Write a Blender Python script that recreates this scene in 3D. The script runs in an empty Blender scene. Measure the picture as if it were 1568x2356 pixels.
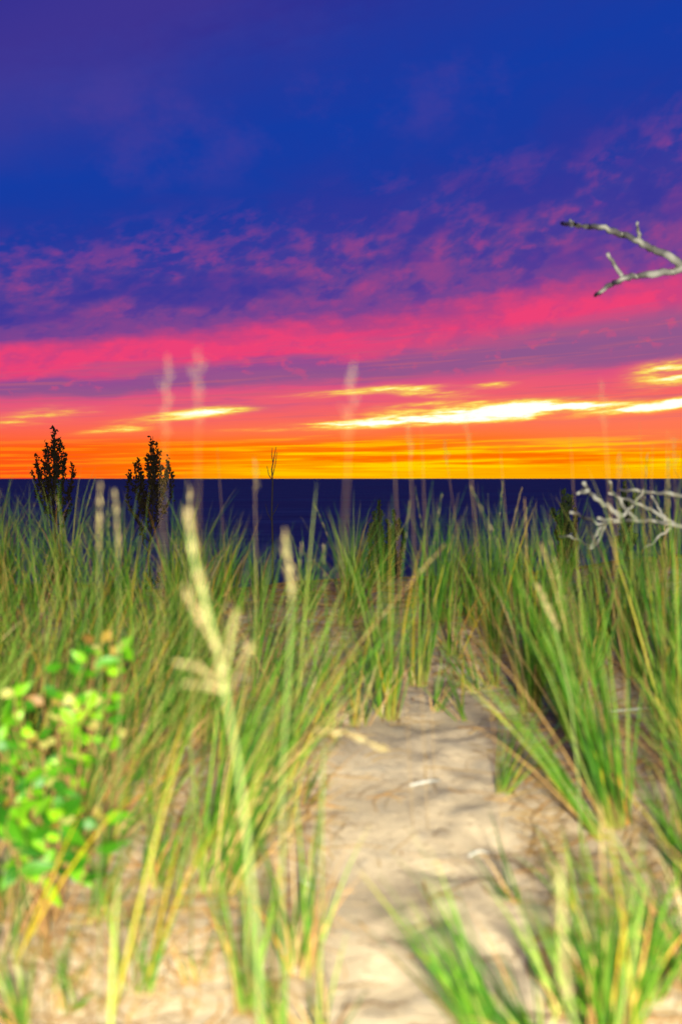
import bpy, math, random
import numpy as np
from mathutils import Vector, Matrix

SC = bpy.context.scene
R = math.radians
def lin(r, g, b):
    f = lambda c: (c/255/12.92) if c/255 <= 0.04045 else ((c/255+0.055)/1.055)**2.4
    return (f(r), f(g), f(b), 1.0)

# ------------------------------------------------------------------ camera
EYE = 1.40
PITCH = -math.atan(78/3272)
cd = bpy.data.cameras.new("camera"); cam = bpy.data.objects.new("camera", cd); SC.collection.objects.link(cam)
cd.sensor_fit = 'VERTICAL'; cd.sensor_height = 36; cd.sensor_width = 24; cd.lens = 50
cd.clip_start = 0.05; cd.clip_end = 90000
cam.location = (0, 0, EYE); cam.rotation_euler = (math.pi/2 + PITCH, 0, 0)
cd.dof.use_dof = True; cd.dof.focus_distance = 30; cd.dof.aperture_fstop = 1.9
SC.camera = cam

# ------------------------------------------------------------------ world : afterglow sky
W = bpy.data.worlds.new("World"); SC.world = W; W.use_nodes = True
nt = W.node_tree; nt.nodes.clear()
class N:
    """tiny expression helper over shader math nodes"""
    def __init__(s, sock): s.s = sock
    def _o(s, op, b=None, c=None, clamp=False): return M_(op, s, b, c, clamp)
    def __add__(s, o): return M_('ADD', s, o)
    __radd__ = __add__
    def __sub__(s, o): return M_('SUBTRACT', s, o)
    def __rsub__(s, o): return M_('SUBTRACT', o, s)
    def __mul__(s, o): return M_('MULTIPLY', s, o)
    __rmul__ = __mul__
    def __truediv__(s, o): return M_('DIVIDE', s, o)
def put(sock, v):
    if isinstance(v, N): nt.links.new(v.s, sock)
    else: sock.default_value = v
def M_(op, a, b=None, c=None, clamp=False):
    n = nt.nodes.new('ShaderNodeMath'); n.operation = op; n.use_clamp = clamp
    put(n.inputs[0], a)
    if b is not None: put(n.inputs[1], b)
    if c is not None: put(n.inputs[2], c)
    return N(n.outputs[0])
def smooth(x, a, b, lo=0.0, hi=1.0):
    n = nt.nodes.new('ShaderNodeMapRange'); n.interpolation_type = 'SMOOTHSTEP'
    put(n.inputs[0], x); n.inputs[1].default_value = a; n.inputs[2].default_value = b
    n.inputs[3].default_value = lo; n.inputs[4].default_value = hi
    return N(n.outputs[0])
def comb(x, y, z=0.0):
    n = nt.nodes.new('ShaderNodeCombineXYZ'); put(n.inputs[0], x); put(n.inputs[1], y); put(n.inputs[2], z); return N(n.outputs[0])
def noise(vec, scale=1.0, detail=4.0, rough=0.55, dist=0.0):
    n = nt.nodes.new('ShaderNodeTexNoise'); put(n.inputs['Vector'], vec)
    n.inputs['Scale'].default_value = scale; n.inputs['Detail'].default_value = detail
    n.inputs['Roughness'].default_value = rough; n.inputs['Distortion'].default_value = dist
    return N(n.outputs['Fac'])
def mix(f, a, b, mode='MIX'):
    n = nt.nodes.new('ShaderNodeMix'); n.data_type = 'RGBA'; n.blend_type = mode
    put(n.inputs[0], f); put(n.inputs[6], a); put(n.inputs[7], b); return N(n.outputs[2])
def ramp(f, stops, interp='LINEAR'):
    n = nt.nodes.new('ShaderNodeValToRGB'); cr = n.color_ramp; cr.interpolation = interp
    while len(cr.elements) < len(stops): cr.elements.new(0.5)
    for el, (p, c) in zip(cr.elements, stops): el.position = p
    for el, (p, c) in zip(cr.elements, stops): el.color = c
    put(n.inputs[0], f); return N(n.outputs[0])

tc = nt.nodes.new('ShaderNodeTexCoord'); sp = nt.nodes.new('ShaderNodeSeparateXYZ'); nt.links.new(tc.outputs['Generated'], sp.inputs[0])
X, Y, Z = (N(sp.outputs[i]) for i in range(3))
e = M_('ARCSINE', Z)*57.2958
a = M_('ARCTAN2', X, Y)*57.2958
ac = M_('MAXIMUM', M_('MINIMUM', a, 32.0), -32.0)
ve = e*(1.0 - ac*0.016)
# streaky warp (long, flat) and mottled warp (cells of altocumulus)
nS = noise(comb(a*0.10, ve*1.1, 3.1), 1.0, 5.0, 0.6)
nM = noise(comb(a*0.24 + ve*0.12, ve*0.52, 7.7), 1.0, 3.5, 0.50, 0.15)
nM2 = noise(comb(a*0.72 - ve*0.25, ve*1.15, 1.7), 1.0, 3.4, 0.55, 0.1)
nM3 = noise(comb(a*1.3 + ve*0.3, ve*2.2, 6.1), 1.0, 3.0, 0.5, 0.1)
nF = noise(comb(a*0.16, ve*5.5, 9.2), 1.0, 4.0, 0.6)
wa = smooth(ve, 1.0, 7.0, 0.10, 1.0)
v = ve + (nS-0.5)*1.5*wa + (nM-0.5)*2.4*wa + (nM3-0.5)*1.3*smooth(ve, 4.6, 6.5)
v20 = v/22.0
S = lambda y: (1100-y)*0.0175/22.0
col = ramp(v20, [
 (0.000, lin(255,140,0)), (S(1080), lin(255,168,0)), (S(1050), lin(255,140,0)),
 (S(1018), lin(255,118,10)), (S(990), lin(255,116,74)), (S(950), lin(248,102,100)), (S(915), lin(236,92,118)),
 (S(890), lin(222,84,128)), (S(868), lin(146,84,142)), (S(842), lin(150,78,146)), (S(822), lin(236,66,120)),
 (S(780), lin(238,66,120)), (S(745), lin(190,68,132)), (S(705), lin(120,68,148)), (S(630), lin(86,64,152)),
 (S(560), lin(58,60,157)), (S(470), lin(30,58,160)), (S(300), lin(20,60,165)), (S(120), lin(34,56,158)), (S(-40), lin(36,42,145))])
# left of the glow the horizon is redder
redl = smooth(ac, -2.0, -13.0)*smooth(e, 2.6, 0.3)
col = mix(redl*0.9, col, lin(255,62,26))
pinkr = smooth(ac, 2.0, 13.0)*smooth(e, 0.9, 1.9)*smooth(e, 3.6, 2.2)
col = mix(pinkr*0.6, col, lin(255,122,100))
# yellow bands low on the horizon
yb = smooth(nF, 0.47, 0.62)*smooth(e, 2.0, 0.9)*smooth(ac, -9.0, 0.0, 0.25, 1.0)
col = mix(yb, col, lin(255,208,0))
ob = smooth(nF, 0.47, 0.36)*smooth(e, 1.8, 0.9)
col = mix(ob*0.8, col, lin(255,104,0))
low = smooth(e, 0.55, 0.1)*smooth(ac, -8.0, 0.0)
col = mix(low*0.7, col, lin(255,188,0))
# pink lit flecks and blue holes in the mottled deck
win = smooth(ve, 6.0, 7.4)*smooth(ve, 12.3, 8.2)
col = mix(smooth(nM2, 0.44, 0.70)*win*0.85, col, lin(146,68,142))
col = mix(smooth(nM3, 0.46, 0.74)*smooth(nM, 0.40, 0.6)*win*0.4, col, lin(190,70,134))
col = mix(smooth(nM2, 0.46, 0.66)*smooth(ve, 4.4, 5.0)*smooth(ve, 6.4, 5.6)*0.5, col, lin(176,68,136))
col = mix(smooth(nM, 0.52, 0.36)*smooth(ve, 6.2, 7.6)*smooth(ve, 14.0, 10.0)*0.65, col, lin(46,54,156))
col = mix(smooth(nM2, 0.49, 0.36)*win*0.55, col, lin(54,54,156))
wedge = smooth(ac, -4.0, 11.0)*smooth(ve, 3.5, 4.0)*smooth(ve, 5.6, 4.9)
col = mix(wedge*0.85, col, lin(146,90,142))
fl_ = smooth(nM3, 0.55, 0.68)*smooth(ve, 3.0, 4.4)*smooth(ve, 6.4, 5.6)
col = mix(fl_*0.3, col, lin(255,74,112))
# mauve streaks between 3 and 6 degrees
mv = smooth(nS, 0.5, 0.62)*smooth(ve, 2.6, 3.4)*smooth(ve, 6.2, 5.0)
col = mix(mv*0.5, col, lin(160,88,140))
mw_ = smooth(nF, 0.5, 0.64)*smooth(e, 2.0, 2.8)*smooth(ve, 5.6, 4.4)
col = mix(mw_*0.45, col, lin(196,96,122))
# rising violet veil top left, faint one top centre
nV = noise(comb(a*0.09, e*0.12, 4.4), 1.0, 6.0, 0.6)
veil = smooth(e - ac*0.42 + (nV-0.5)*9.0, 16.0, 22.0)*smooth(e - ac*0.42, 27.5, 21.5)
col = mix(veil*0.42, col, lin(84,64,150))
pv = smooth(nV, 0.55, 0.68)*smooth(ve, 11.5, 13.5)*smooth(ve, 19.0, 16.0)
col = mix(pv*0.35, col, lin(84,64,156))
# incandescent streaks of cloud
nW = noise(comb(a*0.34 - ve*0.5, ve*3.0, 5.5), 1.0, 5.0, 0.55, 0.1)
def streak(px, py, lx, ly, slope, amp):
    a0 = (px-784)*0.0175; e0 = (1100-py)*0.0175
    da = (a-a0)*(1/(lx*0.0175)); de = (e - e0 - (a-a0)*slope)*(1/(ly*0.0175))
    q = da*da + de*de
    return M_('EXPONENT', q*-1.0)*amp
parts = [streak(1120,950,225,20,0.055,3.0), streak(830,974,160,10,0.05,1.7), streak(1300,934,120,10,0.05,1.6), streak(430,956,135,12,0.10,1.15),
         streak(262,992,80,9,0.07,1.1), streak(800,903,150,8,0.08,.9), streak(1480,942,120,11,0.10,1.8),
         streak(1530,865,85,26,0.10,1.6), streak(1130,888,50,7,0.05,1.0), streak(60,972,100,12,0.10,.95), streak(150,950,100,18,0.06,.6),
         streak(980,902,95,14,-0.03,1.1), streak(510,945,60,8,0.05,1.0), streak(1560,926,90,10,0.1,1.6), streak(600,990,150,5,0.02,.7), streak(1000,930,120,6,0.03,.7)]
sm = parts[0]
for p in parts[1:]: sm = sm + p
nW2 = noise(comb(a*1.1, ve*8.0, 2.5), 1.0, 4.0, 0.6, 0.2)
sm = sm*smooth(nW, 0.33, 0.66, 0.35, 1.2)*smooth(nW2, 0.3, 0.68, 0.6, 1.15)
glow = smooth(sm, 0.05, 1.0)
col = mix(glow*0.8, col, lin(255,190,70))
col = mix(smooth(sm, 0.45, 1.25), col, lin(255,240,110))
col = mix(smooth(sm, 0.85, 1.9), col, (1.15,1.12,1.0,1))
# overhead and behind the photographer the sky is plain dusk blue
col = mix(smooth(e, 20.0, 45.0), col, lin(26,34,110))
back = smooth(M_('ABSOLUTE', a), 40.0, 110.0)
col = mix(back, col, lin(34,40,112))
col = mix(smooth(e, -0.05, -1.0), col, lin(12,18,46))
bg = nt.nodes.new('ShaderNodeBackground'); out = nt.nodes.new('ShaderNodeOutputWorld')
put(bg.inputs[0], col); bg.inputs[1].default_value = 1.0; nt.links.new(bg.outputs[0], out.inputs[0])

# ------------------------------------------------------------------ the last of the sun and the photographer's flash
sl = bpy.data.lights.new("sun", 'SUN'); sl.energy = 0.12; sl.angle = R(12); sl.color = (1, .55, .3)
so = bpy.data.objects.new("sun", sl); SC.collection.objects.link(so)
so.rotation_euler = (R(-88), 0, R(-6))           # low on the horizon in front of the camera
fl = bpy.data.lights.new("camera_flash", 'SPOT'); fl.energy = 11400; fl.spot_size = R(70); fl.spot_blend = 1.0
fl.shadow_soft_size = 0.2; fl.color = (1.0, .96, .78)
fo = bpy.data.objects.new("camera_flash", fl); SC.collection.objects.link(fo)
fo.location = (0.34, -2.6, EYE+.5); fo.rotation_euler = (R(89.5), 0, R(1.5))

SC.view_settings.view_transform = 'Standard'; SC.view_settings.look = 'None'
SC.view_settings.exposure = 0; SC.view_settings.gamma = 1
SC.render.engine = 'CYCLES'; SC.cycles.use_denoising = True; SC.cycles.max_bounces = 5
SC.cycles.sample_clamp_indirect = 4

# ------------------------------------------------------------------ helpers
def ss(x, a, b):
    t = np.clip((x-a)/(b-a), 0, 1); return t*t*(3-2*t)
def ground(x, y):
    x = np.asarray(x, float); y = np.asarray(y, float)
    yy = np.maximum(y, -3)
    crest = 12 + 0.5*np.sin(x*0.6+1)
    d = np.clip((yy-crest)/0.8, -40, 60)
    z = 0.08*(yy-3.7) - np.log1p(np.exp(d))*0.8*0.42
    z = z + 0.24*ss(x, .8, 3)*ss(yy, 6.5, 11.5) + 0.06*ss(-x, .8, 2.5)*ss(yy, 3, 8)
    near = 1 - ss(np.abs(y-6), 30, 90)
    z = z + near*(0.035*np.sin(x*1.7+y*.8+.6)*np.cos(y*1.3-.5*x) + 0.016*np.sin(x*4.1-y*2.3)*np.sin(y*4.7+x*1.9+1))
    far = 1-near
    z = z + far*(1.2*np.sin(x*.03+1)*np.sin(y*.04))*(z > -15)
    return np.maximum(z, -23)
def g(x, y): return float(ground(x, y))
CT, ST = math.cos(PITCH), math.sin(PITCH)
def ray(px, py):
    x = (px-784)/3272; u = -(py-1178)/3272
    return Vector((x, CT - u*ST, ST + u*CT))
def P(px, py, depth):
    r = ray(px, py); t = depth/r.y
    return Vector((0, 0, EYE)) + r*t
def G(px, py):
    r = ray(px, py); t = .5
    while t < 60:
        p = Vector((0, 0, EYE)) + r*t
        if p.z <= g(p.x, p.y): return p
        t += .02
    return p

class MB:
    def __init__(s): s.v = []; s.f = []; s.c = []
    def add(s, vs, fs, col):
        o = len(s.v); s.v += [tuple(p) for p in vs]; s.f += [tuple(i+o for i in f) for f in fs]
        if isinstance(col, tuple): s.c += [col]*len(vs)
        else: s.c += col
    def mesh(s, name, mat, smoothf=True):
        me = bpy.data.meshes.new(name); me.from_pydata(s.v, [], s.f)
        at = me.color_attributes.new('tint', 'FLOAT_COLOR', 'POINT')
        at.data.foreach_set('color', np.array([(c[0], c[1], c[2], 1.0) for c in s.c], dtype=np.float32).ravel())
        me.polygons.foreach_set('use_smooth', [smoothf]*len(me.polygons)); me.materials.append(mat); me.update(); return me
    def build(s, name, mat, parent=None, loc=(0,0,0)):
        o = bpy.data.objects.new(name, s.mesh(name, mat)); SC.collection.objects.link(o)
        o.parent = parent; o.location = loc; return o
def tag(o, label=None, cat=None, group=None, kind=None):
    if label: o['label'] = label
    if cat: o['category'] = cat
    if group: o['group'] = group
    if kind: o['kind'] = kind
    return o
def empty(name, loc, label, cat, group=None):
    o = bpy.data.objects.new(name, None); SC.collection.objects.link(o); o.location = loc; o.empty_display_size = .1
    return tag(o, label, cat, group)
def copy_tree(o, parent=None):
    c = o.copy(); SC.collection.objects.link(c); c.parent = parent
    for ch in o.children: copy_tree(ch, c)
    return c

def blade(mb, base, lean, length, width, rng, bend=.35, seg=7, tint=None, taper=.75):
    """a folded, tapering leaf; lean = (x,y) slope of the start direction; bends further outward as it rises"""
    lx, ly = lean
    d = Vector((lx, ly, 1)).normalized()
    hor = Vector((lx, ly, 0)) + Vector((rng.gauss(0, .12), rng.gauss(0, .12), 0))
    hor = hor.normalized() if hor.length > 1e-4 else Vector((1, 0, 0))
    ya = rng.uniform(0, math.pi)
    side0 = Vector((math.cos(ya), math.sin(ya)*.5, 0)).normalized()
    p = Vector(base); vs = []; cs = []; fs = []
    t0 = tint if tint else (rng.random(), rng.random())
    for i in range(seg+1):
        t = i/seg
        w = width*(.75+.5*min(t*4, 1)*.5)*(1-t)**taper if i < seg else .0004
        side = (side0 - d*side0.dot(d)).normalized(); nrm = side.cross(d)
        vs += [p-side*w/2+nrm*w*.18, p-nrm*w*.05, p+side*w/2+nrm*w*.18]
        cs += [(t0[0], t, t0[1])]*3
        if i: 
            k = 3*i; fs += [(k-3, k-2, k+1, k), (k-2, k-1, k+2, k+1)]
        step = length/seg
        p = p + d*step
        d = (d + hor*(bend*t*1.6/seg) + Vector((0, 0, -.12*bend*t))).normalized()
    mb.add(vs, fs, cs)
def tube(mb, pts, rads, n=6, tint=(.5, .5, .5), rng=None, rough=0):
    vs = []; fs = []
    for i, p in enumerate(pts):
        d = (Vector(pts[min(i+1, len(pts)-1)]) - Vector(pts[max(i-1, 0)])).normalized()
        u = d.cross(Vector((.13, .98, .11))).normalized() if abs(d.y) < .95 else d.cross(Vector((1, 0, 0))).normalized()
        w = d.cross(u)
        for k in range(n):
            an = k*2*math.pi/n; r = rads[i]*(1+(rng.uniform(-rough, rough) if rng else 0))
            vs.append(Vector(p)+u*math.cos(an)*r+w*math.sin(an)*r)
        if i:
            for k in range(n): fs.append(((i-1)*n+k, (i-1)*n+(k+1) % n, i*n+(k+1) % n, i*n+k))
    fs.append(tuple(range(n-1, -1, -1))); fs.append(tuple(range((len(pts)-1)*n, len(pts)*n)))
    mb.add(vs, fs, tint)
def curve_pts(p0, p1, n, rng, wob=.03, sag=(0, 0, 0)):
    p0 = Vector(p0); p1 = Vector(p1); L = (p1-p0).length; out = []
    for i in range(n+1):
        t = i/n; p = p0.lerp(p1, t) + Vector(sag)*4*t*(1-t)
        if 0 < i < n: p += Vector((rng.gauss(0, wob*L), rng.gauss(0, wob*L), rng.gauss(0, wob*L)))
        out.append(p)
    return out
def leaf(mb, p, d, up, L, Wd, tint, fold=.25, n=5):
    """an oval leaf with a folded midrib"""
    d = Vector(d).normalized(); s = d.cross(Vector(up))
    s = s.normalized() if s.length > 1e-3 else d.orthogonal().normalized()
    nr = s.cross(d).normalized(); vs = []; fs = []
    for i in range(n+1):
        t = i/n; w = Wd*(math.sin(math.pi*min(max(t, .03), .985)**.8)**1.15)*.52
        c = Vector(p)+d*L*t - nr*L*.25*t*t
        vs += [c-s*w+nr*w*fold, c, c+s*w+nr*w*fold]
        if i: k = 3*i; fs += [(k-3, k-2, k+1, k), (k-2, k-1, k+2, k+1)]
    mb.add(vs, fs, tint)

# ------------------------------------------------------------------ materials
def newmat(name):
    global nt
    m = bpy.data.materials.new(name); m.use_nodes = True; nt = m.node_tree
    b = nt.nodes['Principled BSDF']; return m, b
def attr():
    n = nt.nodes.new('ShaderNodeAttribute'); n.attribute_name = 'tint'
    s = nt.nodes.new('ShaderNodeSeparateXYZ'); nt.links.new(n.outputs['Vector'], s.inputs[0])
    return [N(s.outputs[i]) for i in range(3)]
def objpos():
    n = nt.nodes.new('ShaderNodeNewGeometry'); return N(n.outputs['Position'])
def bump(b, h, dist, strength=1.0):
    n = nt.nodes.new('ShaderNodeBump'); n.inputs['Distance'].default_value = dist; n.inputs['Strength'].default_value = strength
    put(n.inputs['Height'], h); nt.links.new(n.outputs[0], b.inputs['Normal'])
def leafy(name, fn, rough=.55, trans=.25, spec=.18):
    m, b = newmat(name); c = fn(); put(b.inputs['Base Color'], c)
    b.inputs['Roughness'].default_value = rough; b.inputs['Specular IOR Level'].default_value = spec
    if trans:
        t = nt.nodes.new('ShaderNodeBsdfTranslucent'); put(t.inputs[0], c)
        x = nt.nodes.new('ShaderNodeMixShader'); x.inputs[0].default_value = trans
        o = nt.nodes['Material Output']
        nt.links.new(b.outputs[0], x.inputs[1]); nt.links.new(t.outputs[0], x.inputs[2]); nt.links.new(x.outputs[0], o.inputs[0])
    return m
def f_green():
    r, t, q = attr()
    c = ramp(r, [(0, (.014,.05,.006,1)), (.3, (.034,.125,.006,1)), (.6, (.105,.235,.010,1)), (.85, (.27,.34,.07,1)), (1, (.46,.32,.012,1))])
    c = mix(smooth(t, .72, 1.0)*smooth(q, .45, .9)*.7, c, (.42,.30,.09,1))        # sere tips
    c = mix(smooth(t, .22, .0)*.6, c, (.36,.30,.07,1))                            # pale sheaths at the foot
    return c
def f_dry():
    r, t, q = attr()
    c = ramp(r, [(0, (.12,.06,.022,1)), (.3, (.32,.18,.06,1)), (.6, (.46,.31,.11,1)), (.8, (.44,.19,.02,1)), (1, (.60,.46,.24,1))])
    return c
def f_seed():
    r, t, q = attr()
    return ramp(r, [(0, (.16,.115,.05,1)), (.6, (.29,.225,.10,1)), (1, (.42,.36,.18,1))])
MG = leafy('grass_blade', f_green); MD = leafy('dry_straw', f_dry, .7, .15, .2); MS = leafy('seed_husk', f_seed, .7, .2, .2)
def f_bush():
    r, t, q = attr()
    return ramp(r, [(0, (.015,.09,.003,1)), (.5, (.05,.19,.004,1)), (.8, (.14,.34,.006,1)), (1, (.22,.45,.01,1))])
MSTK = leafy('seed_stalk_green', lambda: (.15,.20,.055,1), .7, .15, .15)
MBUSH = leafy('glossy_leaf', f_bush, .45, .3, .25)
def f_yel():
    r, t, q = attr()
    return ramp(r, [(0, (.20,.10,.02,1)), (.35, (.28,.21,.03,1)), (1, (.33,.33,.09,1))])
MYEL = leafy('turning_leaf', f_yel, .5, .3, .3)
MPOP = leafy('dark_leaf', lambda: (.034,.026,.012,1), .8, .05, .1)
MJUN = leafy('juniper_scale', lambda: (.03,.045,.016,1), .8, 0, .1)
def wood(name, c1, c2, sc=30, stretch=1):
    m, b = newmat(name); n = noise(objpos(), sc, 5, .6, .4)
    put(b.inputs['Base Color'], ramp(n, [(.3, c1), (.7, c2)])); b.inputs['Roughness'].default_value = .85
    b.inputs['Specular IOR Level'].default_value = .15; bump(b, n, .003, .3); return m
MDEAD = wood('bleached_wood', (.25,.245,.215,1), (.32,.31,.275,1), 6)
MBARK = wood('dark_bark', (.03,.024,.018,1), (.06,.05,.04,1))
MSTEM = wood('bush_stem', (.16,.08,.03,1), (.28,.16,.06,1), 60)
MTWIG = wood('twig_wood', (.30,.29,.26,1), (.45,.44,.40,1), 50)
# sand
ms, b = newmat('dune_sand'); pos = objpos()
n1 = noise(pos, 1.3, 4, .55); n2 = noise(pos, 9, 5, .6, .3); n3 = noise(pos, 420, 2, .6); n4 = noise(pos, 38, 3, .6)
c = ramp(n1, [(.3, (.55,.43,.28,1)), (.7, (.64,.51,.34,1))])
c = mix(smooth(n2, .50, .68)*.4, c, (.38,.335,.27,1))
c = mix(smooth(n3, .58, .72)*.35, c, (.17,.13,.10,1))
c = mix(smooth(n4, .60, .70)*.6, c, (.22,.13,.065,1))
sepg = nt.nodes.new('ShaderNodeSeparateXYZ'); put(sepg.inputs[0], pos)
wet = smooth(N(sepg.outputs[2]), -16.0, -19.5); c = mix(wet, c, (.16,.12,.09,1))
put(b.inputs['Base Color'], c); b.inputs['Roughness'].default_value = .95; b.inputs['Specular IOR Level'].default_value = .1
bump(b, n2*.6 + n4*.25 + n3*.05, .03, .7)
# lake
mw, b = newmat('lake_water'); pos = objpos()
mp = nt.nodes.new('ShaderNodeMapping'); mp.inputs['Scale'].default_value = (.35, 1.0, 1); put(mp.inputs[0], pos); pv_ = N(mp.outputs[0])
w1 = noise(pv_, .05, 6, .62, .2); w2 = noise(pv_, .006, 3, .5); w3 = noise(pv_, .22, 3, .6)
c = ramp(w1, [(.3, (.22,.30,.27,1)), (.7, (.46,.58,.48,1))])
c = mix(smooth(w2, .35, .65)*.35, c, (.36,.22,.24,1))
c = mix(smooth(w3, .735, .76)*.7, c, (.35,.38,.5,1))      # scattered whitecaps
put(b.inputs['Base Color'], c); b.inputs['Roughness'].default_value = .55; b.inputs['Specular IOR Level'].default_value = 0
bump(b, w1, 3.0, .9)

# ------------------------------------------------------------------ terrain and lake
def axis(dense_lo, dense_hi, step, lo, hi, growth=1.16):
    a_ = list(np.arange(dense_lo, dense_hi+1e-6, step)); s = step; x = dense_hi
    while x < hi: s *= growth; x += s; a_.append(x)
    s = step; x = dense_lo; pre = []
    while x > lo: s *= growth; x -= s; pre.append(x)
    return np.array(pre[::-1]+a_)
xs = axis(-3.4, 3.4, .035, -400, 400); ys = axis(2.2, 13.5, .035, -160, 130)
GX, GY = np.meshgrid(xs, ys)
rs = np.random.RandomState(4)
GZ = ground(GX, GY)
# footprints and wind pits pressed into the sand of the path
foot = np.zeros_like(GZ)
rp = random.Random(9)
for k in range(70):
    fx = rp.uniform(-2.3, 2.6); fy = rp.uniform(2.6, 10.5)
    if k < 26: fy = 2.9+k*.24; fx = .22+.05*fy+(.14 if k % 2 else -.14)+rp.gauss(0, .07)
    an = rp.gauss(0, .5); dx = GX-fx; dy = GY-fy
    u_ = dx*math.cos(an)+dy*math.sin(an); v_ = -dx*math.sin(an)+dy*math.cos(an)
    q = (u_/.06)**2+(v_/.14)**2
    foot += -.026*np.exp(-q)+.012*np.exp(-(np.sqrt(q)-1.6)**2*3)
GZ = GZ + foot*.6
nx, ny = len(xs), len(ys)
vv = np.stack([GX.ravel(), GY.ravel(), GZ.ravel()], 1)
idx = np.arange(nx*ny).reshape(ny, nx)
ff = np.stack([idx[:-1, :-1].ravel(), idx[:-1, 1:].ravel(), idx[1:, 1:].ravel(), idx[1:, :-1].ravel()], 1)
me = bpy.data.meshes.new('sand_ground'); me.from_pydata(vv.tolist(), [], ff.tolist()); me.polygons.foreach_set('use_smooth', [True]*len(me.polygons)); me.materials.append(ms)
o = bpy.data.objects.new('sand_ground', me); SC.collection.objects.link(o); o['kind'] = 'structure'
me = bpy.data.meshes.new('lake_water'); q = 60000
me.from_pydata([(-q, -q, -20), (q, -q, -20), (q, q, -20), (-q, q, -20)], [], [(0, 1, 2, 3)]); me.materials.append(mw)
o = bpy.data.objects.new('lake_water', me); SC.collection.objects.link(o); o['kind'] = 'structure'

# ------------------------------------------------------------------ grass tufts
def seed_spike(mb, pts, rng, r0=.011, n=70, spread=.5):
    """narrow panicle: husks packed along the line pts"""
    ph = rng.uniform(0, 6)
    tube(mb, [Vector(p) for p in pts], [r0*.16]*len(pts), 5, (.5, .5, .5))
    for i in range(n):
        t = (i+rng.random())/n
        if math.sin(t*26+ph)+.6*math.sin(t*11+ph*2) < -.1 and rng.random() < .8: continue
        k = t*(len(pts)-1); j = min(int(k), len(pts)-2)
        p = Vector(pts[j]).lerp(Vector(pts[j+1]), k-j); d = (Vector(pts[j+1])-Vector(pts[j])).normalized()
        an = rng.uniform(0, 6.28); u = d.orthogonal().normalized(); w = d.cross(u)
        rad = u*math.cos(an)+w*math.sin(an); rr = r0*(math.sin(math.pi*min(.97, t*.85+.12)))**.6
        leaf(mb, p+rad*rr*.35, d+rad*spread*rng.uniform(.3, 1.6), rad, rng.uniform(.010, .022)*(r0/.011)**.5, .0045*(r0/.011)**.6, (rng.random(), t, rng.random()), .5, 3)
def make_tuft(base, lean, L, n, spread, width, rng, dry=.2, seeds=0, r=.05, label=None, group=None, bend=.35, hue=(0, 1), name='dune_grass_tuft'):
    root = empty(name, base, label, 'grass tuft', group)
    mg = MB(); md = MB()
    for i in range(n):
        an = rng.uniform(0, 6.28); rr = r*math.sqrt(rng.random())
        bx, by = rr*math.cos(an), rr*math.sin(an)
        ln = (lean[0]+rng.gauss(0, spread)+bx*1.5, lean[1]+rng.gauss(0, spread)+by*1.5)
        l = L*(.34+.76*rng.random()**.8)
        isdry = rng.random() < dry
        tint = (hue[0]+(hue[1]-hue[0])*min(1, max(0, rng.gauss(.45, .27))), rng.random())
        if isdry: blade(md, (bx, by, -.02), (ln[0]*1.4, ln[1]*1.4), l*rng.uniform(.45, .95), width*.8, rng, bend*1.8, 7, (rng.random(), rng.random()))
        else: blade(mg, (bx, by, -.02), ln, l, width*rng.uniform(.7, 1.2), rng, bend*rng.uniform(.2, 1.7), 7, tint)
    mg.build('blades', MG, root)
    if md.v: md.build('dry_blades', MD, root)
    for k in range(seeds):
        st = MB(); ll = L*rng.uniform(1.0, 1.22); dx = lean[0]+rng.gauss(0, spread*.7); dy = lean[1]+rng.gauss(0, spread*.7)
        v_ = Vector((dx, dy, 1)).normalized()
        pts = [Vector((0, 0, 0))+v_*ll*t+Vector((dx, dy, 0))*.2*t*t*ll for t in (0, .25, .5, .7, .78, .86, .93, 1)]
        tube(st, pts[:], [.0022]*4+[.0014]*4, 5, (rng.uniform(.2, .6), .3, .5)); s_ = st.build('seed_stalk', MD if rng.random() < .5 else MG, root)
        sh = MB(); seed_spike(sh, pts[3:], rng, .008, 60, .45); sh.build('seed_head', MS, s_)
    return root

def tuft_px(bx, by, tx, ty, n, spread, width, label, dry=.15, seeds=0, r=.05, fwd=0.0, seed=0, **kw):
    b = G(bx, by); d = b.y
    lat = (tx-bx)/3272*d; vert = max(.1, (by-ty)/3272*d)
    rng = random.Random(seed*7+int(bx)+int(by))
    return make_tuft((b.x, b.y, g(b.x, b.y)), (lat/vert, fwd), math.hypot(lat, vert)*1.05, n, spread, width, rng, dry, seeds, r, label, **kw)

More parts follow.
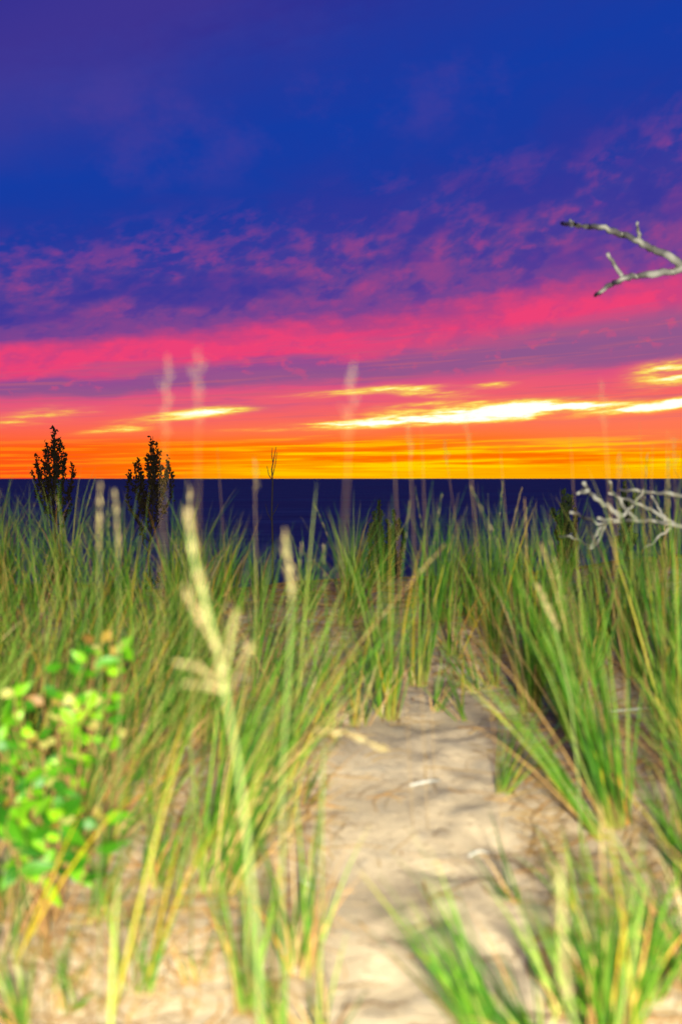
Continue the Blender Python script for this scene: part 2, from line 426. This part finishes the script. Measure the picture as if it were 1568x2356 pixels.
T = [
 # bx, by, tx, ty, n, spread, width, label, dry, seeds
 (893,1650,875,1185,95,.10,.009,'tall upright green grass tuft standing alone at the far end of the sand path',.10,1),
 (958,1575,985,1150,55,.08,.008,'narrow green grass tuft just right of the lone tuft where the path ends',.12,1),
 (1005,1640,1065,1490,26,.20,.009,'small low grass tuft curling right beside the path end',.20,0),
 (1065,1660,1010,1500,16,.18,.009,'short sparse dark green sprout leaning left on the right path edge',.2,0),
 (1150,1830,1250,1560,30,.16,.009,'small grass tuft leaning right on the right edge of the path',.25,0),
 (1415,1900,1300,1290,120,.10,.011,'big bright green grass tuft fanning up from the right side of the path',.12,2),
 (1390,1930,1080,1440,34,.07,.010,'long grass blades slanting far left over the sand from the right bank',.15,0),
 (1550,1700,1530,1110,85,.07,.013,'broad bright green grass tuft at the right edge below the dead branches',.10,1),
 (1220,1640,1190,1170,70,.12,.009,'mid green tuft right of the path with a dark diagonal blade',.15,1),
 (1330,1700,1250,1220,70,.12,.009,'dense grass tuft behind the big bright tuft on the right',.15,1),
 (1130,1440,1150,1140,60,.11,.009,'green tuft on the dune crest under the slanting seed stalks',.15,2),
 (1130,2390,900,1960,60,.12,.010,'nearest tuft right of the path with blades leaning steeply left',.15,0),
 (1395,2420,1390,1950,110,.17,.012,'wide pale green tuft filling the bottom right corner',.20,1),
 (1600,2250,1440,1830,55,.14,.011,'yellowing tuft leaning in from the lower right edge',.45,0),
 (1480,2300,1500,1930,60,.26,.011,'spreading yellow green tuft right of the pale seed head at lower right',.3,0),
 (1240,2420,1080,2080,34,.24,.010,'untidy low tuft between the near leaning tuft and the pale seed head',.3,0),
 (740,2400,690,2120,22,.2,.010,'few blades arching over the sand at the bottom edge left of centre',.35,0),
 (160,2330,190,2120,22,.26,.009,'low straw and green tuft in the litter at the bottom left',.55,0),
 (440,2260,400,2090,16,.28,.009,'flattened straw tuft in the litter left of the tall stalk',.7,0),
 (1290,2330,1200,1990,40,.16,.010,'loose green tuft left of the pale seed head in the bottom right',.2,0),
 (692,2240,690,1740,50,.13,.010,'green and straw tuft on the left edge of the near path',.30,0),
 (565,2330,545,1900,42,.13,.010,'tuft with a dark shaded foot beneath the tall blurred seed stalk',.25,0),
 (640,2400,600,2130,30,.16,.010,'short pale tuft at the bottom edge left of the path',.3,0),
 (355,2040,430,1700,46,.14,.009,'slim tuft leaning right in the straw litter on the left',.30,0),
 (455,1990,740,1330,80,.12,.010,'large tuft of long blades sweeping up to the right across the middle',.18,1),
 (500,2060,700,1500,60,.16,.009,'olive tuft leaning right just left of the bare sand',.25,0),
 (235,1960,410,1670,40,.14,.010,'brownish tuft behind the broad yellow blade',.45,0),
 (640,1800,760,1340,54,.15,.009,'tuft of dark slanting blades by the left path edge',.25,1),
 (760,1700,740,1330,26,.16,.008,'sparse tuft of thin dark stalks at the left rear of the path',.35,1),
 (60,2380,20,2120,30,.2,.010,'low pale tuft in the bottom left corner',.4,0),
 (330,2290,350,2080,20,.2,.009,'thin yellow green sprout in the litter at lower left',.35,0),
 (-20,2080,0,1700,50,.15,.010,'grass tuft cut by the left edge beside the leafy bush',.3,0),
 (820,1420,800,1160,50,.14,.008,'small crest tuft just left of the dark juniper',.15,1),
 (1000,1430,1000,1160,50,.12,.008,'crest tuft just right of the dark juniper',.15,1),
 (1460,1560,1440,1130,60,.1,.010,'upright tuft in front of the dead branches',.15,1),
 (700,1850,820,1640,16,.24,.008,'wispy tuft of arching blades at the left edge of the bare sand',.4,0),
 (1090,1590,1030,1400,22,.2,.009,'small untidy tuft filling the gap right of the path end',.3,0),
 (800,1600,870,1440,18,.24,.008,'low dark tuft with crossing blades left of the path end',.3,0),
 (1180,2080,1080,1880,14,.22,.009,'few thin blades rising from the right of the bare sand',.3,0),
 (1330,2100,1230,1900,26,.2,.009,'loose tuft below the big bright tuft on the right',.3,0),
 (1590,2060,1560,1560,50,.14,.011,'green tuft cut by the right edge below the sandy bank',.25,0),
]
for i, t in enumerate(T):
    bx, by, tx, ty, n, spd, wd, lab, dry, sd = t
    tuft_px(bx, by, tx, ty, int(n*.7), spd*1.35, wd*1.05, lab, dry, sd, seed=i, r=.055 if n > 45 else .03)

# drifts of further tufts: a dozen prototypes, copied
rng = random.Random(21)
def region(xr, yr, n, hr, label, group, seed, lean=(0, 0), spread=.17, blades=38, width=.0108, bend=.5, dry=.2, seeds=.1, keep=None, mind=.2):
    rg = random.Random(seed); protos = []; pts = []
    tries = 0
    while len(pts) < n and tries < 6000:
        tries += 1
        y = rg.uniform(*yr); x = rg.uniform(*xr)
        if keep and not keep(x, y): continue
        if any((x-a_)**2+(y-b_)**2 < mind**2 for a_, b_ in pts): continue
        pts.append((x, y))
    for k, (x, y) in enumerate(pts):
        if len(protos) < 7:
            t = make_tuft((0, 0, 0), lean, 1.0, blades, spread, width, rg, dry, 1 if rg.random() < seeds else 0, .07, label, group, bend)
            protos.append(t)
        else:
            t = copy_tree(rg.choice(protos))
        h = rg.uniform(*hr)
        t.location = (x, y, g(x, y)); t.rotation_euler = (rg.gauss(0, .07), rg.gauss(0, .11), rg.uniform(0, 6.28) if lean == (0, 0) else rg.gauss(0, .25)); t.scale = (h, h, h)
        t['label'] = label
pathx = lambda y: .13+.05*(y-3)
region((-3.3, -.75), (6.6, 11.6), 54, (.66, .98), 'green dune grass tuft in the dense stand on the left below the black poplars', 'tufts of the dense left stand', 31, blades=42, mind=.24, dry=.28,
       keep=lambda x, y: x < -.30*y*.32+.1 and abs(x) < .30*y+.5)
region((-1.2, 1.3), (9.3, 11.9), 28, (.42, .74), 'green grass tuft on the dune crest between path end and lake', 'tufts along the middle of the crest', 32, keep=lambda x, y: x < .9 or y > 10.4, mind=.2)
region((1.0, 3.6), (7.2, 11.8), 27, (.5, .9), 'green grass tuft growing on the right bank around the fallen branches', 'tufts of the right bank', 33, mind=.24, keep=lambda x, y: abs(x) < .31*y+.4, dry=.22)
region((-1.9, -.6), (4.9, 6.6), 20, (.6, .9), 'mixed green and straw grass tuft behind the leafy bush', 'tufts behind the leafy bush', 34, lean=(.22, 0), dry=.3, mind=.22, blades=40, keep=lambda x, y: x > -.30*y-.2)
region((1.1, 2.2), (5.0, 7.0), 9, (.45, .75), 'loose grass tuft on the sloping sand at middle right', 'tufts of the middle right slope', 35, lean=(-.1, 0), dry=.3, mind=.25, blades=34)
region((.15, 1.5), (7.4, 9.6), 13, (.55, .85), 'green grass tuft between the lone path end tuft and the right bank', 'tufts beyond the path end', 36, keep=lambda x, y: x > .2+.03*y, mind=.22, dry=.25, blades=40)
region((-2.0, -.35), (4.9, 7.2), 30, (.45, .88), 'olive and straw grass tuft in the tangle left of the path', 'tufts in the tangle left of the path', 37, lean=(.3, 0), dry=.4, mind=.18, blades=42, keep=lambda x, y: x > -.31*y-.2 and x < -.05*y+.14)
region((-1.35, -.35), (3.3, 4.6), 6, (.3, .6), 'short straw coloured grass sprout in the litter at lower left', 'short sprouts in the left litter', 38, lean=(.15, 0), dry=.7, mind=.25, blades=16, seeds=0, width=.008)
region((-1.1, .22), (6.6, 9.4), 15, (.45, .8), 'dark olive grass tuft closing the path on the left behind the bare sand', 'tufts closing the left rear of the path', 40, lean=(.15, 0), dry=.35, mind=.2, blades=36, keep=lambda x, y: x > -.1*y-.2, width=.008)
region((1.2, 2.6), (4.2, 7.2), 11, (.5, .8), 'leaning grass tuft along the right side of the picture in front of the bank', 'tufts along the right side', 39, lean=(-.25, 0), dry=.25, mind=.22, blades=40, keep=lambda x, y: x > .14*y+.35 and x < .3*y+.3)
region((-1.3, -.5), (3.7, 4.7), 8, (.35, .75), 'thin grass tuft growing up through and around the leafy bush', 'thin tufts among the leafy bush', 41, lean=(.12, 0), dry=.35, mind=.2, blades=15, keep=lambda x, y: x > -.27*y)
# sparse stems far over the crest whose tips break the horizon
def tall_stem(px, base_py, top, depth, lab, seed, grp=None, head=True):
    rg = random.Random(seed)
    b_ = P(px[0], base_py, depth); z = g(b_.x, b_.y); tip = P(px[1], top, depth)
    root = empty('grass_seed_stem', (b_.x, b_.y, z), lab, 'seed stem', grp)
    base = Vector((0, 0, 0)); tp = tip-Vector((b_.x, b_.y, z)); st = MB()
    pts = [base.lerp(tp, t)+Vector((0, 0, 1))*.10*tp.x*math.copysign(1, tp.x)*t*(1-t) for t in [i/9 for i in range(10)]]
    rs_ = .0005 if depth < 4 else .0010; tube(st, pts, [rs_*(1-.55*i/9) for i in range(10)], 5, (rg.uniform(.3, .6), .4, .4)); st.build('stem', MD, root)
    if head:
        sh = MB()
        for k in range(13):                          # an open airy panicle
            t = .90+.09*k/13; kk = t*9; j = min(int(kk), 8); p = pts[j].lerp(pts[j+1], kk-j)
            an = rg.uniform(0, 6.28); L_ = .24*(1.10-t)*rg.uniform(.4, 1.2)
            q = p+Vector((math.cos(an)*.5, math.sin(an)*.5, 1)).normalized()*L_
            tube(sh, [p, p.lerp(q, .5), q], [.0004, .0003, .0003], 4, (.5, .5, .5))
            for m_ in range(3):
                pp = p.lerp(q, .4+.2*m_); leaf(sh, pp, q-p+Vector((rg.gauss(0, .03), rg.gauss(0, .03), 0)), (0, 1, 0), .007, .0014, (rg.random(), .5, .5), .4, 2)
        sh.build('seed_head', MS, root)
    return root
tall_stem((440, 458), 1700, 790, 2.9, 'tallest feathery seed stem rising into the pink sky left of centre', 1)
tall_stem((335, 385), 1700, 812, 3.0, 'feathery seed stem leaning right just left of the tallest one', 2)
tall_stem((700, 815), 1750, 825, 2.9, 'pale feathery seed stem leaning right against the mauve cloud', 3)
tall_stem((1475, 1380), 1600, 870, 4.6, 'arching seed stem rising highest at right above the horizon', 7)
tall_stem((1160, 1068), 1500, 930, 5, 'seed stem leaning left below the white cloud streak', 8)
for k, (bx, tx, ty) in enumerate([(985, 938, 960), (1000, 968, 965), (1200, 1150, 1030), (1110, 1020, 1010), (950, 905, 1040), (1360, 1310, 1000), (1400, 1425, 1040),
                                  (1500, 1470, 970), (1520, 1535, 990), (1560, 1550, 1000), (1480, 1500, 1020), (540, 500, 1030), (600, 585, 1050)]):
    tall_stem((bx, tx), 1500, ty, 5.2+(k % 4)*.6, 'thin leaning seed stem whose tip crosses the orange horizon band', 40+k, 'thin seed stems crossing the horizon', k % 3 == 0)

# ------------------------------------------------------------------ foreground seed stalks
def big_stalk(path, depth, r, spikes, lab, seed, leaves=()):
    """path in picture points from foot to tip; the foot runs on down into the sand"""
    rg = random.Random(seed); pts = [P(x, y, depth) for x, y in path]
    f0 = pts[0]; foot = Vector((f0.x + (pts[0].x-pts[1].x)*.5, depth, 0)); foot.z = g(foot.x, foot.y)-.02
    root = empty('beach_grass_stalk', tuple(foot), lab, 'seed stalk')
    if f0.z > foot.z+.02: pts = [foot]+pts
    pts = [p-foot for p in pts]
    st = MB(); n = len(pts); tube(st, pts, [r*(1-.5*i/(n-1)) for i in range(n)], 7, (.84, .4, .2)); st.build('stem', MSTK, root)
    for sp_, rr, cnt in spikes:
        q = [P(x, y, depth)-foot for x, y in sp_]; sh = MB(); seed_spike(sh, q, rg, rr, cnt, .55); sh.build('seed_head', MS, root)
    for lx in leaves:
        (x0, y0), (x1, y1), w, hue = lx; a_ = P(x0, y0, depth)-foot; b_ = P(x1, y1, depth)-foot; d = b_-a_
        lf = MB(); blade(lf, a_, (d.x/max(.05, d.z), 0) if d.z > 0 else (d.x/.05, 0), d.length, w, rg, .1, 7, (hue, .2)); lf.build('leaf', MG, root)
    return root
big_stalk([(598,2356),(592,2150),(570,1950),(548,1760),(520,1600),(497,1480),(468,1370),(445,1270),(432,1190)], 2.5, .0050,
          [([(500,1500),(470,1390),(448,1290),(432,1185)], .0105, 120), ([(510,1570),(465,1540),(412,1525)], .008, 40), ([(515,1600),(505,1540),(490,1450)], .010, 50),
           ([(515,1590),(470,1575),(420,1572)], .007, 30), ([(512,1560),(530,1490),(542,1415)], .008, 46), ([(490,1470),(455,1420),(425,1355)], .008, 46), ([(520,1600),(555,1540),(575,1480)], .007, 30)],
          'tall thick pale seed stalk, nearest of all, crossing the left half of the picture', 3, [((560,1900),(640,1600),.011,.9), ((585,2200),(520,1850),.010,.6)])
big_stalk([(650,1760),(660,1600),(668,1450),(668,1350),(660,1235)], 3.2, .0028, [([(672,1380),(668,1330),(660,1280),(655,1228)], .011, 80)],
          'shorter pale seed head standing right of the tall thick stalk', 5)
big_stalk([(1330,2400),(1312,2330),(1300,2230),(1292,2130),(1290,1995)], 2.35, .0035, [([(1308,2310),(1298,2240),(1294,2170)], .014, 90), ([(1293,2150),(1290,2080),(1290,1990)], .011, 80)],
          'fat creamy seed head in the bottom right foreground', 6)
big_stalk([(740,1850),(742,1760),(745,1700)], 3.7, .003, [([(720,1680),(790,1685),(850,1710),(880,1722)], .013, 120)], 'drooping straw coloured seed head lying across the sand path', 7)
big_stalk([(1330,1800),(1310,1600),(1275,1440),(1238,1355)], 4.6, .004, [([(1285,1450),(1262,1405),(1238,1352)], .017, 110)], 'golden seed head slanting left in front of the right bank', 8)
for k, (x, y0, y1, dx) in enumerate([(228,1420,1115,2), (275,1400,1130,-10), (440,1420,1118,-4)]):
    big_stalk([(x, y0+250), (x, y0), (x+dx, y1)], 3.6+.2*k, .0016, [([(x, y1+150), (x+dx*.5, y1+75), (x+dx, y1)], .008, 40)],
              ['pale brown seed spike between the two poplars reaching the horizon', 'brown seed spike at the left side of the second poplar', 'pinkish seed spike reaching the horizon right of the second poplar'][k], 60+k)
# single broad blades
def one_blade(x0, y0, x1, y1, w, hue, depth, lab, seed, m=None):
    rg = random.Random(seed); a_ = P(x0, y0, depth); b_ = P(x1, y1, depth)
    z = g(a_.x, a_.y); root = empty('broad_grass_blade', (a_.x, a_.y, z), lab, 'grass blade'); mb = MB()
    f_ = Vector((a_.x, a_.y, min(z, a_.z)))
    d = b_-f_; blade(mb, (0, 0, min(0, a_.z-z)), (d.x/d.z, 0), d.length, w, rg, .08, 9, (hue, .1), .5); mb.build('blade', m or MG, root)
    blade_ = MB(); blade(blade_, (0.01, 0.01, 0), (d.x/d.z*1.3+.1, .1), d.length*.4, w*.6, rg, .2, 7, (min(1, hue+.1), .4)); blade_.build('side_leaf', m or MG, root)
one_blade(215,1960,412,1685,.011,.93,3.3,'broad yellow blade slanting right from the leafy bush',1)
one_blade(245,2230,262,2010,.014,.86,3.0,'broad grey green blade upright in the litter at lower left',2)
one_blade(660,1330,722,1105,.012,.86,5.2,'long pale green blade slanting right across the dark lake',3)
one_blade(1480,2150,1400,1830,.014,.95,3.2,'broad yellow green blade leaning left at lower right',4)

# ------------------------------------------------------------------ leafy bush on the left
def bush(base_px, depth, tips, lab, seed, L=.055, nleaf=9, yel=.3):
    tips = [(x+random.Random(seed+x).uniform(-22, 22), y+random.Random(seed+y).uniform(-25, 25)) for x, y in tips]
    rg = random.Random(seed); b_ = P(base_px[0], base_px[1], depth); z = g(b_.x, b_.y)
    root = empty('leafy_bush', (b_.x, b_.y, z), lab, 'bush'); org = Vector((b_.x, b_.y, z)); st = MB(); fo_ = MB(); ye = MB()
    for (tx, ty) in tips:
        tip = P(tx, ty, depth+rg.uniform(-.22, .22))-org; pts = curve_pts(Vector((rg.gauss(0, .02), rg.gauss(0, .02), -.02)), tip, 6, rg, .025, (0, 0, .03))
        tube(st, pts, [.004-.0025*i/6 for i in range(7)], 5)
        for k in range(nleaf):
            t = 1-.5*rg.random()**1.5; kk = t*6; j = min(int(kk), 5); p = pts[j].lerp(pts[j+1], kk-j)
            an = k*2.4+rg.uniform(-.5, .5); d = Vector((math.cos(an), math.sin(an)*.7, rg.gauss(-.25 if L > .08 else .1, .55)))
            y_ = rg.random() < yel
            leaf(ye if y_ else fo_, p, d, (rg.gauss(0, .7), -1.0, rg.gauss(.3, .7)), L*rg.uniform(.4, 1.25)*(.8 if y_ else 1), L*.46*rg.uniform(.8, 1.15), (rg.random(), .5, .5), .2, 6)
    st.build('stems', MSTEM, root); fo_.build('foliage', MBUSH, root)
    if ye.v: ye.build('yellow_leaves', MYEL, root)
bush((110,2080), 4.3, [(90,1520),(135,1575),(60,1600),(20,1650),(180,1530),(230,1490),(255,1560),(150,1640),(95,1680),(40,1720),(200,1620),(10,1560),(270,1500),(120,1740),(-30,1620),(-20,1700),(130,1590),(120,1560),(60,1660),(30,1580),(215,1560),(90,1760),(10,1760)],
     'larger leafy bush with bright green and yellowing oval leaves at the left edge', 5, .066, 9, .15)
bush((105,2110), 4.0, [(110,1830),(30,1850),(190,1850),(60,1835),(150,1835),(-10,1860),(225,1870),(100,1900),(140,1880)], 'smaller vivid green leafy sprig in front of the larger bush', 6, .088, 9, .08)
bush((235,1900), 4.8, [(235,1440),(215,1470),(262,1480),(290,1470)], 'thin sprig with a few pale curled leaves above the larger bush', 8, .075, 5, .6)

# ------------------------------------------------------------------ black poplars, junipers beyond the crest
def tree(name, cat, lab, trunk_px, depth, tips, low, leafL, nper, seed, mat, spreadm, w=.45, upright=.6):
    rg = random.Random(seed); t_ = P(trunk_px, 1200, depth); z = g(t_.x, depth)
    org = Vector((t_.x, depth, z)); root = empty(name, tuple(org), lab, cat)
    H = max(P(x, y, depth).z for x, y in tips)-z; top = min(tips, key=lambda q: q[1])
    tk = MB(); tt = P(top[0], top[1], depth)-org
    tpts = curve_pts((0, 0, -.3), tt, 9, rg, .006); tube(tk, tpts, [.055*(1-.93*i/9) for i in range(10)], 8, rng=rg, rough=.08); tk.build('trunk', MBARK, root)
    lb = MB(); cr = MB()
    alltips = list(tips)
    limbs = []
    for (x, y) in alltips:
        tip = P(x, y, depth)-org; tip.y += rg.uniform(-.35, .35)
        off = abs(tip.x-tt.x*(tip.z/tt.z)); hz = max(.3, tip.z-.5-off*1.6-rg.uniform(0, .3)); f_ = min(1, (hz+.3)/(tt.z+.3)); kk = f_*9; j = min(int(kk), 8); s_ = tpts[j].lerp(tpts[j+1], kk-j)
        limbs.append((s_, tip))
    for k in range(low):
        f_ = rg.uniform(.15, .6 if mat is MPOP else .8); kk = f_*9; j = int(kk); s_ = tpts[j].lerp(tpts[j+1], kk-j); an = rg.uniform(0, 6.28); l = w*(1.15-f_)*rg.uniform(.6, 1.2)
        limbs.append((s_, s_+Vector((math.cos(an)*l, math.sin(an)*l, l*1.3))))
    for s_, tip in limbs:
        pts = curve_pts(s_, tip, 6, rg, .03, ((tip.x-s_.x)*.18, (tip.y-s_.y)*.18, -.02)); tube(lb, pts, [.014*(1-.8*i/6) for i in range(7)], 5)
        L_ = (tip-s_).length; nn = int(nper*max(.5, L_))
        for q in range(nn):
            t = 1-rg.random()**1.0*.82; kk = t*6; j = min(int(kk), 5); p = pts[j].lerp(pts[j+1], kk-j)
            sp_ = spreadm*(1.15-t)**.6
            tw = Vector((rg.gauss(0, 1), rg.gauss(0, 1), abs(rg.gauss(.3, .7))+.1))*sp_
            if q % 9 == 0: tube(lb, [p, p+tw*.6, p+tw], [.003, .0025, .002], 4)
            leaf(cr, p+tw*rg.uniform(.3, 1), (rg.gauss(0, .6), rg.gauss(0, .6), rg.gauss(upright, .5)), (rg.gauss(0, 1), rg.gauss(0, 1), rg.gauss(0, .6)), leafL*rg.uniform(.7, 1.25), leafL*.6, (.5, .5, .5), .2, 3)
    lb.build('limbs', MBARK, root); cr.build('crown', mat, root); return root
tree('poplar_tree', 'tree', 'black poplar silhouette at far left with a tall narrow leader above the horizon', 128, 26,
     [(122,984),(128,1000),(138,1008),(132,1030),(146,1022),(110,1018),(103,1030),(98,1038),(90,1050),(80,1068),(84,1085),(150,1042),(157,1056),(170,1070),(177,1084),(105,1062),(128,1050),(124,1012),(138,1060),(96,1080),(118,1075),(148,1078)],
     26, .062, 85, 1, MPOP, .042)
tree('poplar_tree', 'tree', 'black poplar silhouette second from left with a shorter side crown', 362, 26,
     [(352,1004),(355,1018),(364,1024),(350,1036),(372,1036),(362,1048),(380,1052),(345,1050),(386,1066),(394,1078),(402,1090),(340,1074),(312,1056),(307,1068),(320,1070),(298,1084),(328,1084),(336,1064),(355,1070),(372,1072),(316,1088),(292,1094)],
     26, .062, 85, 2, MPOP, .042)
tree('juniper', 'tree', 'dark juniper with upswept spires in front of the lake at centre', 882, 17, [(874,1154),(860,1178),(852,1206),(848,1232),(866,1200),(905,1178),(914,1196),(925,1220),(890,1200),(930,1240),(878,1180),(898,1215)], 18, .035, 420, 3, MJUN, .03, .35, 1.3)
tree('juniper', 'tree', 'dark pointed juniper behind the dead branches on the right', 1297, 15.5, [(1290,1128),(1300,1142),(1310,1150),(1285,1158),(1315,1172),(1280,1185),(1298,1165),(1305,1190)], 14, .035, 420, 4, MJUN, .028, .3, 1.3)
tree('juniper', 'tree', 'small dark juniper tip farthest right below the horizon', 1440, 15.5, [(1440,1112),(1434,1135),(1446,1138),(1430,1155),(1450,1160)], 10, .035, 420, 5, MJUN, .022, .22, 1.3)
# bare sapling
rg = random.Random(3); dp = 18; b0 = P(627, 1280, dp); z0 = g(b0.x, dp); org = Vector((b0.x, dp, z0))
root = empty('bare_sapling', tuple(org), 'bare dark forked sapling against the orange horizon near centre left', 'sapling')
def pl(lst): return [P(x, y, dp)-org for x, y in lst]
tk = MB(); tube(tk, [Vector((0, 0, -.1))]+pl([(627,1240),(625,1180),(627,1110),(625,1080),(630,1055),(635,1028)]), [.014,.012,.010,.009,.008,.006,.003], 6); tk.build('trunk', MBARK, root)
for br in ([(626,1105),(618,1092),(614,1072)], [(628,1066),(625,1048),(626,1030)], [(627,1185),(634,1172),(640,1160)], [(626,1098),(633,1070),(637,1040)], [(626,1200),(615,1180),(611,1160)]):
    m_ = MB(); tube(m_, pl(br), [.006,.005,.003], 5); m_.build('branch', MBARK, root)

# ------------------------------------------------------------------ bleached dead tree reaching in from the right
dd = 8.6; tx_ = 2.95; tz = g(tx_, dd); org = Vector((tx_, dd, tz))
root = empty('dead_tree', tuple(org), 'bleached leafless dead tree reaching in from the right edge', 'dead tree')
rg = random.Random(12)
tk = MB(); tpts = [Vector((0,0,-.15)), Vector((-.05,.05,.5)), Vector((.03,.1,1.1)), Vector((-.08,.05,1.7)), Vector((-.02,0,2.3)), Vector((.05,-.05,2.9))]
tube(tk, tpts, [.12,.09,.075,.06,.05,.03], 12, rng=rg, rough=.06); tk.build('trunk', MDEAD, root)
def limb(lst, r0, r1, start=None, dpo=0, kinks=True):
    pts = [P(x, y, dd+dpo+.05*i*(1 if i % 2 else -1))-org for i, (x, y) in enumerate(lst)]
    if start is not None: pts = [Vector(start)]+pts
    # densify with a slight wobble so the wood is knotty
    out = []
    for i in range(len(pts)-1):
        for k in range(4):
            p = pts[i].lerp(pts[i+1], k/4); out.append(p+Vector((rg.gauss(0, .004), 0, rg.gauss(0, .004))) if k or i else p)
    out.append(pts[-1]); n = len(out)
    m_ = MB(); tube(m_, out, [(r0+(r1-r0)*i/(n-1))*(1+rg.uniform(-.12, .12)) for i in range(n)], 8, rng=rg, rough=.05); return m_
b1 = limb([(1600,606),(1568,610),(1540,590),(1500,574),(1470,558),(1430,540),(1390,525),(1350,520),(1318,516),(1292,514)], .028, .014, tpts[4]).build('branch', MDEAD, root)
limb([(1470,557),(1468,535),(1465,512)], .014, .007).build('twig', MDEAD, b1)
limb([(1318,517),(1309,506)], .016, .006).build('twig', MDEAD, b1)
b2 = limb([(1575,614),(1545,625),(1500,630),(1460,634),(1430,642),(1405,655),(1385,668),(1368,680)], .023, .012, None).build('branch', MDEAD, root)
limb([(1432,640),(1415,612),(1397,584)], .014, .010).build('twig', MDEAD, b2)
low = [
 ([(1660,1220),(1590,1215),(1545,1206),(1500,1197),(1460,1198),(1425,1200),(1375,1204),(1340,1190),(1312,1179)], .026, .014, tpts[1]),
 ([(1550,1205),(1500,1175),(1470,1160),(1430,1145),(1400,1135)], .02, .012, None),
 ([(1660,1150),(1568,1142),(1540,1135),(1500,1132),(1460,1128),(1420,1128)], .024, .013, tpts[2]),
 ([(1465,1200),(1440,1175),(1425,1150),(1408,1130),(1402,1108)], .021, .011, None),
 ([(1430,1190),(1400,1170),(1370,1145),(1350,1128),(1342,1112)], .030, .018, None),
 ([(1392,1203),(1378,1240),(1360,1262),(1340,1248),(1310,1235),(1285,1234)], .016, .009, None),
]
kids = []
for lst, r0, r1, st_ in low: kids.append(limb(lst, r0*.68, r1*.7, st_, dpo=.15).build('branch', MDEAD, root))
limb([(1352,1126),(1342,1132),(1328,1136)], .018, .011, dpo=.15).build('twig', MDEAD, kids[4])
limb([(1425,1198),(1400,1196),(1375,1192)], .018, .012, dpo=.15).build('twig', MDEAD, kids[0])
limb([(1530,1200),(1512,1165),(1498,1140)], .012, .006, dpo=.15).build('twig', MDEAD, kids[0])
limb([(1430,1188),(1455,1160),(1478,1130),(1482,1118)], .013, .006, dpo=.15).build('twig', MDEAD, kids[3])
limb([(1385,1205),(1370,1235),(1356,1262),(1348,1280)], .013, .008, dpo=.15).build('twig', MDEAD, kids[0])
limb([(1545,1210),(1510,1240),(1480,1262)], .012, .005, dpo=.15).build('twig', MDEAD, kids[0])

# ------------------------------------------------------------------ litter
rg = random.Random(77)
tw = MB(); p = G(980, 1812); tube(tw, [Vector((-.07, -.02, .01)), Vector((0, 0, .022)), Vector((.06, .035, .02))], [.006, .007, .004], 7); o = tw.build('driftwood_twig', MTWIG, None, (p.x, p.y, g(p.x, p.y)))
tag(o, 'short white twig lying alone on the middle of the sand path', 'twig')
for k, (x, y, an, L, lab) in enumerate([(690, 2040, 2.5, .11, 'bleached twig on the sand left of the near path'), (1100, 1975, .4, .08, 'small grey twig on the sand right of the path'), (1480, 1640, .1, .35, 'pale stick lying level on the sand at far right')]):
    p = G(x, y); tw = MB(); c_, s_ = math.cos(an)*L/2, math.sin(an)*L/2
    tube(tw, [Vector((-c_, -s_, .008)), Vector((0, .01, .02)), Vector((c_, s_, .012))], [.005, .006, .003], 6); tag(tw.build('driftwood_twig', MTWIG, None, (p.x, p.y, g(p.x, p.y))), lab, 'twig')
lit = MB()
def onpath(x, y): return abs(x-pathx(y)) < (.42 if y < 7 else .3)
for i in range(20000):
    y = 2.3+10.2*rg.random()**.85; x = rg.uniform(-.34*y-.3, .34*y+.3)
    if y < 7.5 and abs(x-pathx(y)-.06) < .36 and rg.random() < .93: continue
    if x < 0 and y < 5 and rg.random() < .0: continue
    L = rg.uniform(.05, .34); an = rg.uniform(0, 6.28); z = g(x, y)+rg.uniform(.002, .03); w = rg.uniform(.0016, .004)*(.55+.09*y)
    d = Vector((math.cos(an), math.sin(an), 0)); s_ = Vector((-d.y, d.x, .5)).normalized(); cv = rg.gauss(0, .12)*L; vs = []; n_ = 4
    for k in range(n_+1):
        t = k/n_; q = Vector((x, y, 0))+d*L*(t-.5)+Vector((-d.y, d.x, 0))*cv*4*t*(1-t); q.z = g(q.x, q.y)+.004+rg.uniform(0, .004)+.02*math.sin(t*3.14)*rg.random()
        ww = w*(1-.5*t); vs += [q-s_*ww, q+s_*ww]
    lit.add(vs, [(2*k, 2*k+1, 2*k+3, 2*k+2) for k in range(n_)], (rg.random(), .5, .5))
tag(lit.build('straw_litter', MD), 'fallen straw scattered over the dune sand', 'straw', kind='stuff')
# bits of leaf and bark on the path
bit = MB()
for i in range(700):
    y = 2.4+7*rg.random(); x = rg.uniform(-.3*y, .3*y); z = g(x, y)+.006
    leaf(bit, (x, y, z), (rg.gauss(0, 1), rg.gauss(0, 1), .3), (0, 0, 1), rg.uniform(.008, .025), rg.uniform(.005, .012), (rg.random()*.4, .5, .5), .4, 2)
tag(bit.build('leaf_litter', MSTEM), 'crumbs of dead leaf and bark on the sand', 'litter', kind='stuff')
